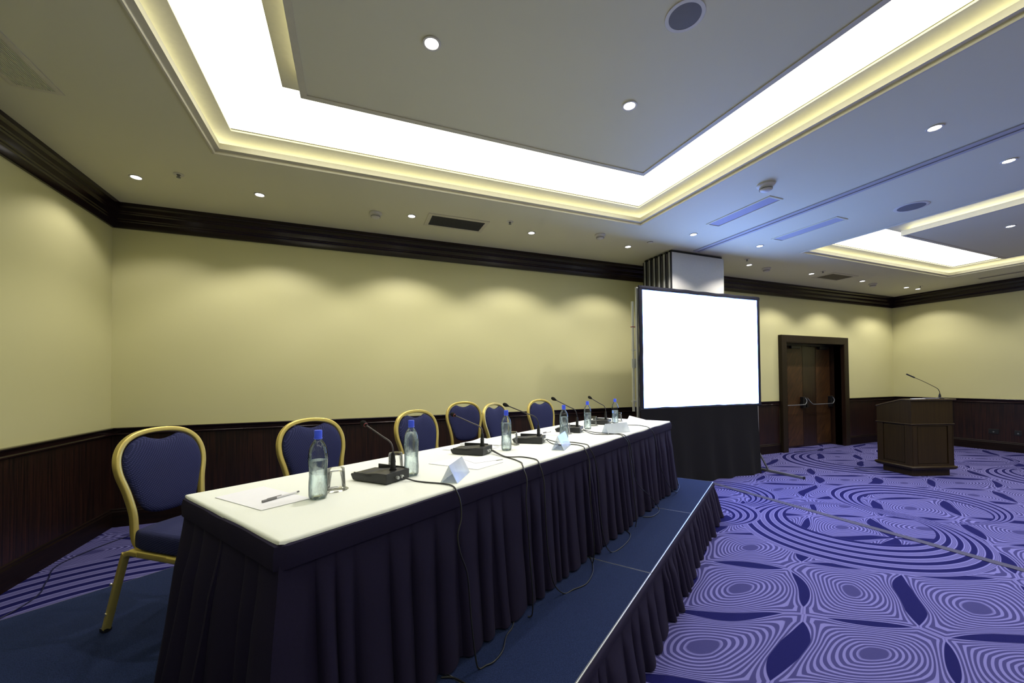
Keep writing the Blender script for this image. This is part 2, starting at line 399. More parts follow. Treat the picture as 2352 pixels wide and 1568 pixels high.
# folding-wall tracks on ceiling and floor
b = MB(); XT = 7.875
b.box(XT-.085, XT-.012, Y0, -1.12, ZC-.012, ZC-.001); b.box(XT+.012, XT+.06, Y0, -1.12, ZC-.012, ZC-.001)
tr = struct(b.build('trim_%d' % n, plain('track_paint', (.42,.42,.42), .5), None, None, .002), 'slotted folding wall track across the ceiling'); n += 1
MB().box(XT-.012, XT+.012, Y0, -1.12, ZC-.004, ZC-.001).build('track_slot', BLACKM, tr)
b = MB(); b.box(XT-.045, XT+.045, Y0, -1.1, 0.0005, .006); struct(b.build('trim_%d' % n, GREYF, None, None, .002), 'grey strip across the patterned carpet under the folding wall track'); n += 1

# ------------------------------------------------------------------ door
d = thing('door_1', None, None, ((DX0+DX1)/2, 0, 0)); struct(d, 'dark wooden double door with push bars in a wide casing')
cx = d.location.x
b = MB(); prof = [(DX0-cx-.01, 0), (DX0-cx-.165, 0), (DX0-cx-.165, 2.62), (DX1-cx+.165, 2.62), (DX1-cx+.165, 0), (DX1-cx+.01, 0), (DX1-cx+.01, DZ-.01), (DX0-cx-.01, DZ-.01)]
b.prism(prof, lambda p: (p[0], -.085, p[1]), lambda p: (p[0], 0, p[1])); b.build('casing', CASEW, d, None, .008)
b = MB(); b.box(DX0-cx-.03, DX0-cx, -.08, .34, 0, DZ); b.box(DX1-cx, DX1-cx+.03, -.08, .34, 0, DZ); b.box(DX0-cx-.03, DX1-cx+.03, -.08, .34, DZ-.02, DZ+.02); b.build('jamb', DOORP, d)
b = MB(); b.box(DX0-cx-.03, DX1-cx+.03, .30, .34, 0, DZ); b.build('back_board', BLACKC, d)
LW = (DX1-DX0)/2
for k in range(2):
    x0 = DX0-cx+k*LW
    lf = MB().box(x0+.004, x0+LW-.004, .25, .295, .012, DZ-.045).build('door_leaf', DOORP, d, None, .003)
    MB().box(x0+LW*.47, x0+LW-.02, .244, .25, .05, DZ-.09).build('veneer_panel', DOORW, lf, None, .002)
    zc = 1.03
    b = MB(); b.box(x0+LW-.115, x0+LW-.02, .17, .245, zc-.09, zc+.17); b.box(x0+.03, x0+.10, .18, .245, zc-.08, zc+.14)
    hb = b.build('push_bar', BLACKM, lf, None, .006)
    MB().tube(spline([(x0+LW-.05, .19, zc+.17), (x0+LW-.02, .15, zc+.08), (x0+LW-.07, .15, zc), (x0+LW-.16, .15, zc-.012), (x0+.30, .15, zc-.012), (x0+.17, .15, zc+.01), (x0+.06, .19, zc+.14)], 6), .011).build('bar_tube', ALUD, hb, 60)
    b = MB(); b.box(x0+LW*.55, x0+LW*.85, .19, .25, DZ-.125, DZ-.06); b.box(x0+.25, x0+LW*.7, .20, .215, DZ-.065, DZ-.05); b.build('door_closer', BLACKM, lf, None, .004)
MB().box(DX0-cx, DX1-cx, .2, .25, DZ-.05, DZ-.02).build('head_stop', BLACKM, d)
b = MB(); b.box(DX0-cx, DX1-cx, .0, .33, .0004, .004); b.build('threshold', CARPET, d)

# ------------------------------------------------------------------ ceiling fixtures
def spot(parent, z=-.015, energy=SPOT_W):
    ld = bpy.data.lights.new('downlight_lamp', 'SPOT'); ld.energy = energy; ld.color = SPOT_C; ld.spot_size = math.radians(122); ld.spot_blend = .4; ld.shadow_soft_size = .035
    o = bpy.data.objects.new('downlight_lamp', ld); COL.objects.link(o); o.parent = parent; o.location = (0, 0, z); return o
def downlight(x, y, z, label, group='round recessed ceiling downlights', k=1.0):
    t = thing('downlight', label, 'downlight', (x, y, z), 0, group)
    MB().lathe([(.040,-.001),(.056,-.001),(.058,-.004),(.056,-.008),(.044,-.008),(.040,-.004)], 28, cap0=False, cap1=False).build('trim_ring', PLAST, t, 40)
    MB().lathe([(.0405,-.002),(.0405,-.0045),(.03,-.006),(.0005,-.007)], 28, cap0=True, cap1=False).build('lens', LENS, t, 60)
    spot(t, -.02, SPOT_W*k); return t
RB = 3.765
for x, y, z, lb in ((.56,-.89,ZC,'lit downlight nearest the left wall, before the corner of the crown moulding'),
    (1.64,-.89,ZC,'lit downlight above the back wall, second from the left wall'),
    (3.30,-.90,ZC,'lit downlight just left of the dark framed air grille'),
    (4.97,-.91,ZC,'lit downlight between the dark air grille and the folding partition stack'),
    (6.65,-.91,ZC,'lit downlight close to the left side of the folding partition stack'),
    (7.21,-1.69,ZC,'lit downlight in blue ceiling glow, left of the ceiling track above the screen'),
    (8.61,-1.68,ZC,'lit downlight in blue ceiling glow, right of the ceiling track above the screen'),
    (7.175,-4.33,ZC,'lit downlight left of the ceiling track, upper right of the photo'),
    (8.56,-4.32,ZC,'lit downlight right of the ceiling track, at the right edge of the photo'),
    (9.42,-.87,ZC,'lit downlight right above the white partition end beyond the screen'),
    (11.20,-.87,ZC,'lit downlight beside the square air grille over the door, on its left'),
    (12.93,-.86,ZC,'lit downlight beside the square air grille over the door, on its right'),
    (14.67,-.85,ZC,'left of the two close downlights near the far right corner'),
    (15.14,-.86,ZC,'right of the two close downlights near the far right corner'),
    (3.065,-3.62,RB,'large bright downlight in the raft above the head table, nearer to the left recess edge'),
    (4.585,-3.605,RB,'bright downlight in the raft above the head table, nearer to the screen'),
    (11.19,-3.53,RB,'small lit downlight in the dim raft of the far recess')):
    downlight(x, y, z, lb, k=.38 if x < 1 else (.85 if x < 2 else (.62 if x > 14 else 1)))
for x, y, z in ((7.175,-6.8,ZC),(8.56,-6.8,ZC),(12.5,-3.53,RB),(11.19,-5.3,RB),(12.5,-5.3,RB),(15.2,-3.2,ZC),(15.2,-5.6,ZC),(6.0,-8.2,ZC),(10.0,-8.2,ZC),(13.0,-8.2,ZC)):
    downlight(x, y, z, 'unseen ceiling downlight added outside the picture', 'downlights outside the picture', .5 if x > 14 else 1)  # unseen downlights, added for the light they give the room

def smoke(x, y, label, k=1.0):
    t = thing('smoke_detector', label, 'smoke detector', (x, y, ZC), 0, 'ceiling smoke detectors')
    MB().lathe([(.075*k,0),(.078*k,-.012*k),(.070*k,-.024*k),(.058*k,-.028*k)], 32).build('mounting_base', PLAST, t, 40)
    MB().lathe([(.056*k,-.028*k),(.056*k,-.040*k),(.050*k,-.056*k),(.034*k,-.068*k),(.001,-.070*k)], 32).build('sensor_dome', PLAST, t, 40)
    b = MB()
    for z in (-.042, -.048): b.lathe([(.0562*k,z*k),(.0568*k,z*k-.002*k),(.0562*k,z*k-.004*k)], 32, cap0=False, cap1=False)
    b.build('sensor_slot', GREYP, t, 40)
smoke(2.87,-.83,'small white smoke detector left of the dark framed air grille')
smoke(5.94,-1.19,'small white smoke detector between the dark air grille and the folding partition stack')
smoke(6.77,-3.12,'largest smoke detector, in the blue glow between the recess and the slim diffuser', 1.15)
smoke(9.95,-.82,'small smoke detector over the wall between the partition end and the square air grille')
smoke(13.48,-.78,'small smoke detector over the right side of the door, beyond the square air grille')
def sprinkler(x, y, label, flat=False):
    t = thing('sprinkler_head', label, 'sprinkler', (x, y, ZC), 0, 'ceiling sprinkler heads')
    MB().lathe([(.018,-.001),(.045,-.001),(.046,-.004),(.042,-.007),(.018,-.007)], 24, cap0=False, cap1=False).build('escutcheon', PLAST if not flat else GREYP, t, 40)
    if flat:
        MB().lathe([(.04,-.006),(.04,-.012),(.03,-.015)], 24).build('cover_plate', PLAST, t, 40); return
    MB().lathe([(.0175,-.002),(.0175,-.006)], 20).build('dark_cup', DARKG, t, 40)
    b = MB(); b.lathe([(.006,-.004),(.006,-.03),(.018,-.032),(.018,-.035)], 16); b.box(-.012,-.009,-.002,.002,-.03,-.005); b.box(.009,.012,-.002,.002,-.03,-.005); b.build('nozzle', ALUD, t, 40)
sprinkler(.98,-1.11,'sprinkler head between the two leftmost back wall downlights')
sprinkler(4.54,-1.17,'sprinkler head just right of the dark framed air grille')
sprinkler(6.84,-1.2,'flat round sprinkler cover above the left side of the folding partition stack', True)
sprinkler(9.07,-1.1,'sprinkler head above the white partition end, by a downlight')
sprinkler(11.22,-1.07,'sprinkler head behind the square air grille over the door')
sprinkler(14.82,-1.04,'sprinkler head by the two close downlights near the far right corner')
def speaker(x, y, label, r=.115):
    t = thing('ceiling_speaker', label, 'ceiling speaker', (x, y, RB if r < .12 else ZC), 0, 'round ceiling speakers')
    MB().lathe([(r*.80,-.006),(r*.98,-.006),(r,-.004),(r*1.0,0),(r*.80,0)], 48, cap0=False, cap1=False).build('rim', PLAST, t, 40)
    MB().lathe([(r*.80,-.003),(r*.8,-.005),(r*.4,-.007),(.0005,-.0075)], 48, cap1=False).build('grille', GREYP, t, 60)
speaker(4.40,-4.35,'round ceiling speaker in the raft at the top edge of the photo', .112)
speaker(9.02,-3.38,'round ceiling speaker right of the ceiling track, beside the far recess', .165)
def grille(x0, x1, y0, y1, label, kind, border=.03, slats=0, face=DARKG, frame=TRIMC, along='y'):
    cx, cy = (x0+x1)/2, (y0+y1)/2; t = thing('air_grille', label, 'air grille', (cx, cy, ZC), 0, 'ceiling air grilles')
    X, Y = (x1-x0)/2, (y1-y0)/2
    b = MB(); b.ring((-X+border, X-border, -Y+border, Y-border), [(0,-.004),(0,-.010),(border*.5,-.012),(border,-.008),(border,0),(0,0)]); b.build('frame', frame, t, 30)
    MB().box(-X+border, X-border, -Y+border, Y-border, -.003, -.001).build('backing', face, t)
    if slats:
        for k in range(slats):
            if along == 'y':
                xx = -X+border+(k+.5)*(2*X-2*border)/slats; q = (2*X-2*border)/slats*.27; MB().box(xx-q, xx+q, -Y+border, Y-border, -.010, -.004).build('slat', kind, t)
            else:
                yy = -Y+border+(k+.5)*(2*Y-2*border)/slats; q = (2*Y-2*border)/slats*.3; MB().box(-X+border, X-border, yy-q, yy+q, -.010, -.004).build('slat', kind, t)
    return t
TANG, TANG2 = plain('tan_grille', (.20,.18,.10), .7), plain('dark_tan_grille', (.07,.06,.03), .8)
grille(.385,.665,-3.6,-2.19,'long louvred air grille in the ceiling corner above the left wall', CEIL, .035, 17)
grille(3.49,4.29,-1.08,-.665,'dark rectangular air grille in a cream frame above the back wall', DARKG, .05, 14, DARKG, TRIMC, 'x')
grille(7.07,7.30,-2.95,-2.045,'slim blue lit air diffuser left of the ceiling track', GREYP, .022, 0, plain('diffuser_face', (.34,.33,.42), .6), CEIL)
grille(8.47,8.71,-2.86,-1.965,'slim pale air diffuser right of the ceiling track', GREYP, .022, 0, plain('pale_diffuser_face', (.42,.43,.47), .6), CEIL)
grille(11.53,12.33,-1.10,-.66,'square looking dim air grille in the ceiling over the door', TANG, .06, 9, TANG2, TRIMC, 'x')
grille(14.98,15.20,-3.3,-1.85,'long slim air slot in the ceiling above the right wall', TRIMC, .03, 0, plain('tan_slot', (.25,.23,.17), .7), CEIL)

# ------------------------------------------------------------------ folding partition stack
PP = None
for k in range(6):
    y1 = -1.07 + .118*k
    lab = ('white laminated partition panel, the foremost of the folded stack behind the screen', 'second partition panel of the folded stack, counted from the front', 'third partition panel of the folded stack, counted from the front', 'fourth partition panel of the folded stack, counted from the front', 'fifth partition panel of the folded stack, counted from the front', 'rearmost partition panel of the folded stack, touching the back wall crown')[k]
    if k == 5: y1 = -1.07+.118*5
    if PP is None:
        PP = t = thing('partition_panel', lab, 'partition panel', (7.955, y1, 0), 0, 'folded partition panels')
        MB().box(-.565, .565, 0, .092, .03, 3.715).build('panel', PANELF, t, None, .003)
        b = MB(); b.box(-.585, -.565, .028, .064, .03, 3.715); b.box(.565, .578, .0, .092, .03, 3.715); b.build('edge_profile', ALU, t, None, .002)
        b = MB()
        for s in (-1, 1): b.box(-.580, -.566, (.0 if s < 0 else .064), (.028 if s < 0 else .092), .03, 3.715)
        b.box(-.56, .56, .02, .072, 3.715, 3.75); b.box(-.56, .56, .02, .072, .001, .03); b.build('seal_strip', BLACK, t)
        MB().tube([(0,.046,3.70),(0,.046,3.76)], .012).build('hanger', BLACKM, t, 60)
    else: dup(PP, (7.955, y1, 0), 0, lab)

# ------------------------------------------------------------------ projection screen
SY = -1.14
t = thing('projection_screen', 'tall glowing white projection screen with black border and black skirt beside the stage', 'projection screen', (7.95, SY, 0))
X0, X1, Z0, Z1 = 6.655-7.95, 9.285-7.95, 1.20, 3.085
MB().box(X0+.06, X1-.05, -.004, .004, Z0+.01, Z1-.05).build('screen_surface', SCRM, t)
MB().box(X0+.055, X1-.045, .004, .010, Z0, Z1-.04).build('glow_blocker', BLACKC, t)  # unseen black sheet added to stop the screen glowing backwards
def wavy(x, k): return .010*mnoise.noise(Vector((x*4.1, k*7.3, 0)))
b = MB()
def strip(P, Q, wd, k, n=40):
    P, Q = Vector(P), Vector(Q); dirv = (Q-P).normalized(); nrm = Vector((-dirv.z, 0, dirv.x)); vs = []
    for i in range(n+1):
        c = P.lerp(Q, i/n); o1 = wavy(i/n*3, k); o2 = wavy(i/n*3, k+3)*.6
        for q, yy in ((o1*.4, -.012), (wd*.5, -.022+o2), (wd+o1, -.012), (wd+o1, .01), (o1*.4, .01)): vs.append(c + nrm*q + Vector((0, yy, 0)))
    fs = [(i*5+j, i*5+(j+1) % 5, i*5+5+(j+1) % 5, i*5+5+j) for i in range(n) for j in range(5)]
    b.add(vs, fs + [[0,1,2,3,4], [n*5+4-j for j in range(5)]])
strip((X0, 0, Z1-.055), (X1, 0, Z1-.055), .06, 1); strip((X0+.062, 0, Z0-.02), (X0+.062, 0, Z1), .06, 2); strip((X1, 0, Z0-.02), (X1, 0, Z1), .052, 3); strip((X0, 0, Z0-.03), (X1, 0, Z0-.03), .045, 4)
b.build('cloth_border', BORDER, t, 40)
# black skirt below the picture
def hang(P, Q, z0, z1, flare, amp, freq, seed, yoff=-.02):
    b = MB(); n, m = 120, 14; vs = []; fs = []
    for j in range(m+1):
        tt = j/m
        for i in range(n+1):
            s = i/n; x = P+(Q-P)*s; a = amp*tt*(math.sin(s*freq+2*mnoise.noise(Vector((s*3, seed, 0))))+.6*mnoise.noise(Vector((s*14, seed, tt*1.2))))
            vs.append((x + (.02*tt*(2*s-1.6)), yoff - flare*tt**1.6 + a, z1+(z0-z1)*tt))
    for j in range(m):
        for i in range(n): k = j*(n+1)+i; fs.append((k, k+1, k+n+2, k+n+1))
    return b.add(vs, fs)
hang(X0-.01, X1-.10, .004, Z0-.01, .06, .028, 34, 3).build('drape', BLACKC, t, 60)
b = MB()
for xx in (X0+.005, X1-.02): b.sweep(rrect(.035, .035), [(xx, .055, .03), (xx, .055, Z1-.01)], up=(0,1,0))
b.build('frame_post', ALU, t, None)
b = MB(); b.sweep(rrect(.032, .032), [(X0-.035, .11, 1.16), (X0-.035, .11, 2.86)], up=(0,1,0))
ol = b.build('leg', ALU, t); [MB().box(*q).build('clamp', ALU, ol) for q in ((X0-.062, X0+.02, .08, .13, 1.30, 1.33), (X0-.065, X0+.01, .09, .12, 1.83, 1.97), (X0-.06, X0+.02, .085, .125, 2.10, 2.115))]
MB().box(X0-.062, X0+.02, .084, .126, 2.462, 2.472).build('red_clip', RED, ol)
FX = 9.41-7.95
b = MB(); b.sweep(rrect(.035, .035), [(X1-.17, .10, .045), (X1-.17, .10, 2.2)], up=(0,1,0)); b.build('leg', ALUD, t); MB().sweep(rrect(.03, .03), [(X1-.19, .10, .021), (FX-.018, .10, .021)]).build('cross_bar', ALUD, t)
b = MB(); b.sweep(rrect(.036, .036), [(FX, -.63, .021), (FX, .62, .021)]); ft = b.build('foot_bar', ALUD, t)
MB().box(FX-.02, FX+.02, -.645, -.63, .002, .042).build('end_cap', BLACK, ft)
MB().sweep(rrect(.024, .024), [(FX, -.02, .042), (X1-.15, .085, .62)], up=(1,0,0)).build('brace', ALUD, ft)

# ------------------------------------------------------------------ lectern
fa = math.atan2(-.324, .946)
C0 = Vector((11.190, -2.384))
t = thing('lectern', 'dark wooden lectern with slanted top standing on the carpet in front of the right wall', 'lectern', (C0.x, C0.y, 0), fa)
LWD, LDP = .735, .60            # local: x along the front, y towards the wall, front face at y=0
b = MB(); b.box(.035, LWD-.035, .035, LDP-.06, 0, .12); b.build('plinth', LECT, t, None, .004)
b = MB(); pf = [(.0,.105),(.012,.112),(.030,.135),(.034,.150),(.026,.164),(.008,.172),(-.02,.172),(-.02,.105)]; b.ring((0, LWD, 0, LDP), pf); b.build('base_moulding', LECT, t, 40)
bd = MB().box(.012, LWD-.012, .012, LDP-.012, .12, .86).build('body', LECT, t)
b = MB()
for x0, x1 in ((.0,.095),(LWD-.095,LWD)): b.box(x0, x1, -.004, .02, .165, .85)
b.box(.095, LWD-.095, -.004, .02, .165, .20); b.box(.095, LWD-.095, -.004, .02, .83, .85)
for y0, y1 in ((-.004,.11),(LDP-.11,LDP)):
    b.box(-.004, .02, y0, y1, .165, .85); b.box(LWD-.02, LWD+.004, y0, y1, .165, .85)
b.box(-.004, .02, .11, LDP-.11, .165, .20); b.build('stile', LECT, bd, None, .003)
b = MB(); b.box(.11, LWD-.11, .003, .012, .21, .825); b.box(.003, .012, .125, LDP-.125, .21, .825); b.build('recessed_panel', LECTD, bd, None, .004)
side = [(-.002,.87),(LDP,.87),(LDP,1.135),(.15,1.262),(-.002,1.262)]
b = MB(); b.prism(side, lambda p: (-.004, p[0], p[1]), lambda p: (LWD+.004, p[0], p[1])); b.build('upper_case', LECT, t, None, .003)
b = MB(); b.ring((0, LWD, 0, LDP), [(.0,.853),(.014,.856),(.018,.864),(.012,.872),(-.02,.872),(-.02,.853)]); b.build('belt_moulding', LECT, t, 40)
b = MB(); prof = [(-.03,1.262),(.155,1.262),(LDP+.01,1.137),(LDP+.01,1.155),(.16,1.282),(-.03,1.282)]
b.prism(prof, lambda p: (-.012, p[0], p[1]), lambda p: (LWD+.04, p[0], p[1])); b.build('top', m_wood('lectern_top_wood', (.05,.036,.02), (.09,.065,.035), (40,40,1.5), .25), t, None, .004)
def local(rz, org, p):
    d_ = Vector((p[0]-org[0], p[1]-org[1])); return Vector((d_.x*math.cos(rz)+d_.y*math.sin(rz), -d_.x*math.sin(rz)+d_.y*math.cos(rz), p[2]-org[2]))
def world(rz, org, p): return Vector((org[0]+p[0]*math.cos(rz)-p[1]*math.sin(rz), org[1]+p[0]*math.sin(rz)+p[1]*math.cos(rz), org[2]+p[2]))
LO = (C0.x, C0.y, 0)
mp = world(fa, LO, (.60, .07, 1.282))
t = thing('gooseneck_microphone', 'thin gooseneck microphone rising from the lectern top', 'microphone', mp, fa)
b = MB(); b.lathe([(.055,0),(.055,.012),(.04,.02),(.014,.024)], 24); b.build('base', BLACKM, t, 40)
MB().lathe([(.016,.02),(.016,.05),(.009,.085)], 16).build('socket', BLACKM, t, 40)
pth = spline([(0,0,.08),(-.006,.0,.12),(-.03,.004,.165),(-.09,.012,.205),(-.26,.03,.295),(-.40,.045,.36)], 8)
MB().tube(pth, .0045, 8).build('gooseneck', BLACKM, t, 60)
MB().tube([(-.395,.044,.358),(-.40,.045,.361),(-.52,.06,.418)], .0115, 12).build('capsule', BLACK, t, 60)
t = tag(MB().box(-.1, .12, -.035, .03, 0, .006).build('paper_sheet', PAPER), 'small white paper lying on the lectern top', 'paper'); t.location = world(fa, LO, (.18, .06, 1.283)); t.rotation_euler = (0, 0, fa+.1)
t = tag(MB().box(-.09, .09, -.05, .05, 0, .012).build('notebook', plain('grey_cover', (.12,.12,.16), .5), None, None, .003), 'grey notebook on the lectern beside the gooseneck base', 'notebook'); t.location = world(fa, LO, (.42, .055, 1.283)); t.rotation_euler = (0, 0, fa-.15)

# ------------------------------------------------------------------ stage modules and skirt
MODS = 1.354; FRONT = []
smat = Matrix.Rotation(SA, 4, 'Z'); STG = None
labs = {(0,0):'front stage module at the near end of the stage, under the head table skirt', (1,0):'front stage module in the middle foreground, below the table front', (2,0):'front stage module between the two seams beside the table', (3,0):'front stage module at the far end, next to the projection screen',
        (0,1):'rear stage module under the nearest gold chair', (1,1):'rear stage module behind the table, second from the near end', (2,1):'rear stage module behind the table, third from the near end', (3,1):'rear stage module at the far end behind the table'}
for i in range(4):
    for j in range(2):
        s0 = -.728 + i*MODS; w0 = -.566 + j*1.36
        o = sp(s0+MODS/2, w0+.68, 0)
        if STG is None:
            STG = t = thing('stage_module', labs[i, j], 'stage platform', o, SA, 'carpeted stage modules')
            hx, hy = MODS/2-.0015, .68-.002
            MB().box(-hx+.004, hx-.004, -hy+.004, hy-.004, ZS-.10, ZS).build('carpet_deck', STAGE, t)
            b = MB(); b.ring((-hx+.004, hx-.004, -hy+.004, hy-.004), [(0,ZS-.1),(.0022,ZS-.1),(.0022,ZS+.0005),(0,ZS+.0005)]); b.build('deck_edge', ALUD, t)
            for sx in (-1, 1):
                for sy in (-1, 1): MB().box(sx*(hx-.06)-.025, sx*(hx-.06)+.025, sy*(hy-.06)-.025, sy*(hy-.06)+.025, 0, ZS-.1).build('leg', ALUD, t)
        else: t = dup(STG, o, SA, labs[i, j])
        if j == 0: FRONT.append(t)
for t in FRONT: MB().box(-MODS/2+.004, MODS/2-.004, -.6835, -.6785, ZS-.004, ZS+.0015).build('edge_trim', ALU, t)

def pleated(path, ztop, zbot, band, top_out, flare, amp, pw, seed, hem=.01):
    """cloth hung along a polyline path (2D points, outward to the right of travel)"""
    rnd = random.Random(seed); b = MB(); P = [Vector(p) for p in path]
    Ls = [(P[i+1]-P[i]).length for i in range(len(P)-1)]; tot = sum(Ls)
    st = [0]
    while st[-1] < tot: st.append(st[-1] + pw*rnd.choice((.55, .7, .85, 1.0, 1.15, 1.35, 1.7)))
    am = [rnd.uniform(.65, 1.25) for _ in st]; fl = [rnd.uniform(.6, 1.3) for _ in st]; ph = [rnd.uniform(-1, 1) for _ in st]
    samp = []
    for k in range(len(st)-1):
        wd = st[k+1]-st[k]
        for f, o in ((0.0,0.05),(.03,.45),(.08,.80),(.18,.98),(.35,1.0),(.55,.86),(.72,.62),(.86,.34),(.95,.12)):
            l = st[k]+f*wd
            if l <= tot: samp.append((l, o, k))
    samp.append((tot, .3, len(st)-2))
    def at(l):
        l = max(0, min(tot, l)); i = 0
        while i < len(Ls)-1 and l > Ls[i]: l -= Ls[i]; i += 1
        d_ = (P[i+1]-P[i]).normalized(); nv = Vector((d_.y, -d_.x))
        # round the corner normals
        pos = P[i] + d_*l
        if i < len(Ls)-1 and Ls[i]-l < .06:
            d2 = (P[i+2]-P[i+1]).normalized(); n2 = Vector((d2.y, -d2.x)); nv = (nv*(1-.5*(1-(Ls[i]-l)/.06)) + n2*.5*(1-(Ls[i]-l)/.06))*(1+(1-(Ls[i]-l)/.06))
        if i > 0 and l < .06:
            d2 = (P[i]-P[i-1]).normalized(); n2 = Vector((d2.y, -d2.x)); nv = (nv*(1-.5*(1-l/.06)) + n2*.5*(1-l/.06))*(1+(1-l/.06))
        return pos, nv
    m = 16; vs = []; n = len(samp)
    for j in range(m+1):
        t_ = j/m
        for l, o, k in samp:
            pos, nv = at(l + .012*ph[k]*t_**2)
            env = min(1, t_*3.2)**.8
            off = top_out + flare*fl[k]*t_**1.4 + amp*am[k]*o*env*(.45+.55*t_) + .004*mnoise.noise(Vector((l*6, t_*3, seed)))
            z = ztop-band*.8 + (zbot+hem*(.5+.5*mnoise.noise(Vector((l*5, 0, seed+9))))-(ztop-band*.8))*t_
            q = pos + nv*off; vs.append((q.x, q.y, z))
    fs = [(j*n+i, j*n+i+1, (j+1)*n+i+1, (j+1)*n+i) for j in range(m) for i in range(n-1)]
    b.add(vs, fs)
    bb = MB(); vs = []; N = max(8, int(tot/.035))
    for i in range(N+1):
        l = tot*i/N; pos, nv = at(l); wob = .003*mnoise.noise(Vector((l*7, 2, seed))); dz = .006*mnoise.noise(Vector((l*3.1, 5, seed)))
        for o, z in ((top_out-.004, ztop+dz), (top_out+.005+wob, ztop-.004+dz), (top_out+.011+wob, ztop-band*.45), (top_out+.009, ztop-band), (top_out-.004, ztop-band)):
            q = pos+nv*o; vs.append((q.x, q.y, z))
    fs = [(i*5+k, i*5+(k+1) % 5, i*5+5+(k+1) % 5, i*5+5+k) for i in range(N) for k in range(5)] + [[0,1,2,3,4], [N*5+4-k for k in range(5)]]
    bb.add(vs, fs); return b, bb
def t2(s, wv): q = T0 + TU*s + TV*wv; return (q.x, q.y)
def s2(s, wv): q = T0 + SU*s + SV*wv; return (q.x, q.y)
sk = thing('stage_skirt', 'dark purple pleated skirt hanging around the stage edge down to the carpet', 'stage skirt', (0,0,0))
bm_, bb_ = pleated([s2(-.728,-.568), s2(4.69,-.568), s2(4.69,2.15)], ZS-.006, .004, .045, .004, .045, .05, .13, 11)
bm_.build('pleats', SKIRT, sk, 50); bb_.build('top_band', SKIRT, sk, 50)

# ------------------------------------------------------------------ head table
t = thing('conference_table', 'long head table on the stage hidden under white cloth and dark skirt', 'table', (T0.x, T0.y, ZS), TA)
H = ZT-ZS
MB().box(.012, TL-.012, .012, TW-.012, H-.035, H-.006).build('tabletop', plain('table_board', (.25,.18,.1), .6), t)
for x in (.15, TL/2, TL-.15):
    for y in (.12, TW-.12): MB().tube([(x, y, .003), (x, y, H-.035)], .016).build('leg', ALUD, t, 60)
# white cloth: top sheet with a soft overhang
b = MB(); nx, ny = 120, 26; vs = []; fs = []
def cl(i, j):
    s = TL*i/nx; wv = TW*j/ny; z = ZT + .0006*mnoise.noise(Vector((s*3, wv*5, 1)))
    return s, wv, z
G = {}
for i in range(nx+1):
    for j in range(ny+1): s, wv, z = cl(i, j); G[i, j] = len(vs); vs.append(tp(s, wv, z))
for i in range(nx):
    for j in range(ny): fs.append((G[i, j], G[i+1, j], G[i+1, j+1], G[i, j+1]))
border = [(i, 0) for i in range(nx+1)] + [(nx, j) for j in range(1, ny+1)] + [(i, ny) for i in range(nx-1, -1, -1)] + [(0, j) for j in range(ny-1, 0, -1)]
nb = len(border); prev = [G[k] for k in border]
for st, (o, dz) in enumerate(((.006,-.002),(.010,-.008),(.011,-.022))):
    cur = []
    for (i, j) in border:
        o, dz = ((.006,-.002),(.010,-.008),(.011,-.022))[st]
        s, wv, z = cl(i, j); ox = (-1 if i == 0 else (1 if i == nx else 0)); oy = (-1 if j == 0 else (1 if j == ny else 0))
        kc = .45 if (ox and oy) else 1; dz *= kc; o = o*(.8 if kc < 1 else 1); wz = kc*.0035*mnoise.noise(Vector((s*4, wv*4, 4)))*st
        cur.append(len(vs)); vs.append(tp(s+ox*o, wv+oy*o, z+dz+wz*0.6))
    for k in range(nb): fs.append((prev[k], prev[(k+1) % nb], cur[(k+1) % nb], cur[k]))
    prev = cur
b.add(vs, fs); tag(b.build('tablecloth', WHITE, None, 60), 'white cloth covering the top of the long head table', 'tablecloth')
SG = .435
def tskirt(path, seed, label, fl=.035):
    k = thing('table_skirt', label, 'table skirt', (0,0,0), 0, 'table skirts')
    a, c = pleated(path, ZT-.012, ZS+.006, .075, .013, fl, .042, .125, seed); a.build('pleats', SKIRT, k, 50); c.build('top_band', SKIRT, k, 50)
tskirt([t2(0, TW), t2(0, SG-.025)], 5, 'short dark pleated skirt piece at the near end of the table, behind the slit', .06)
tskirt([t2(0, SG-.0015), t2(0, 0), t2(TL, 0), t2(TL, TW)], 23, 'long dark purple pleated skirt along the front of the head table')

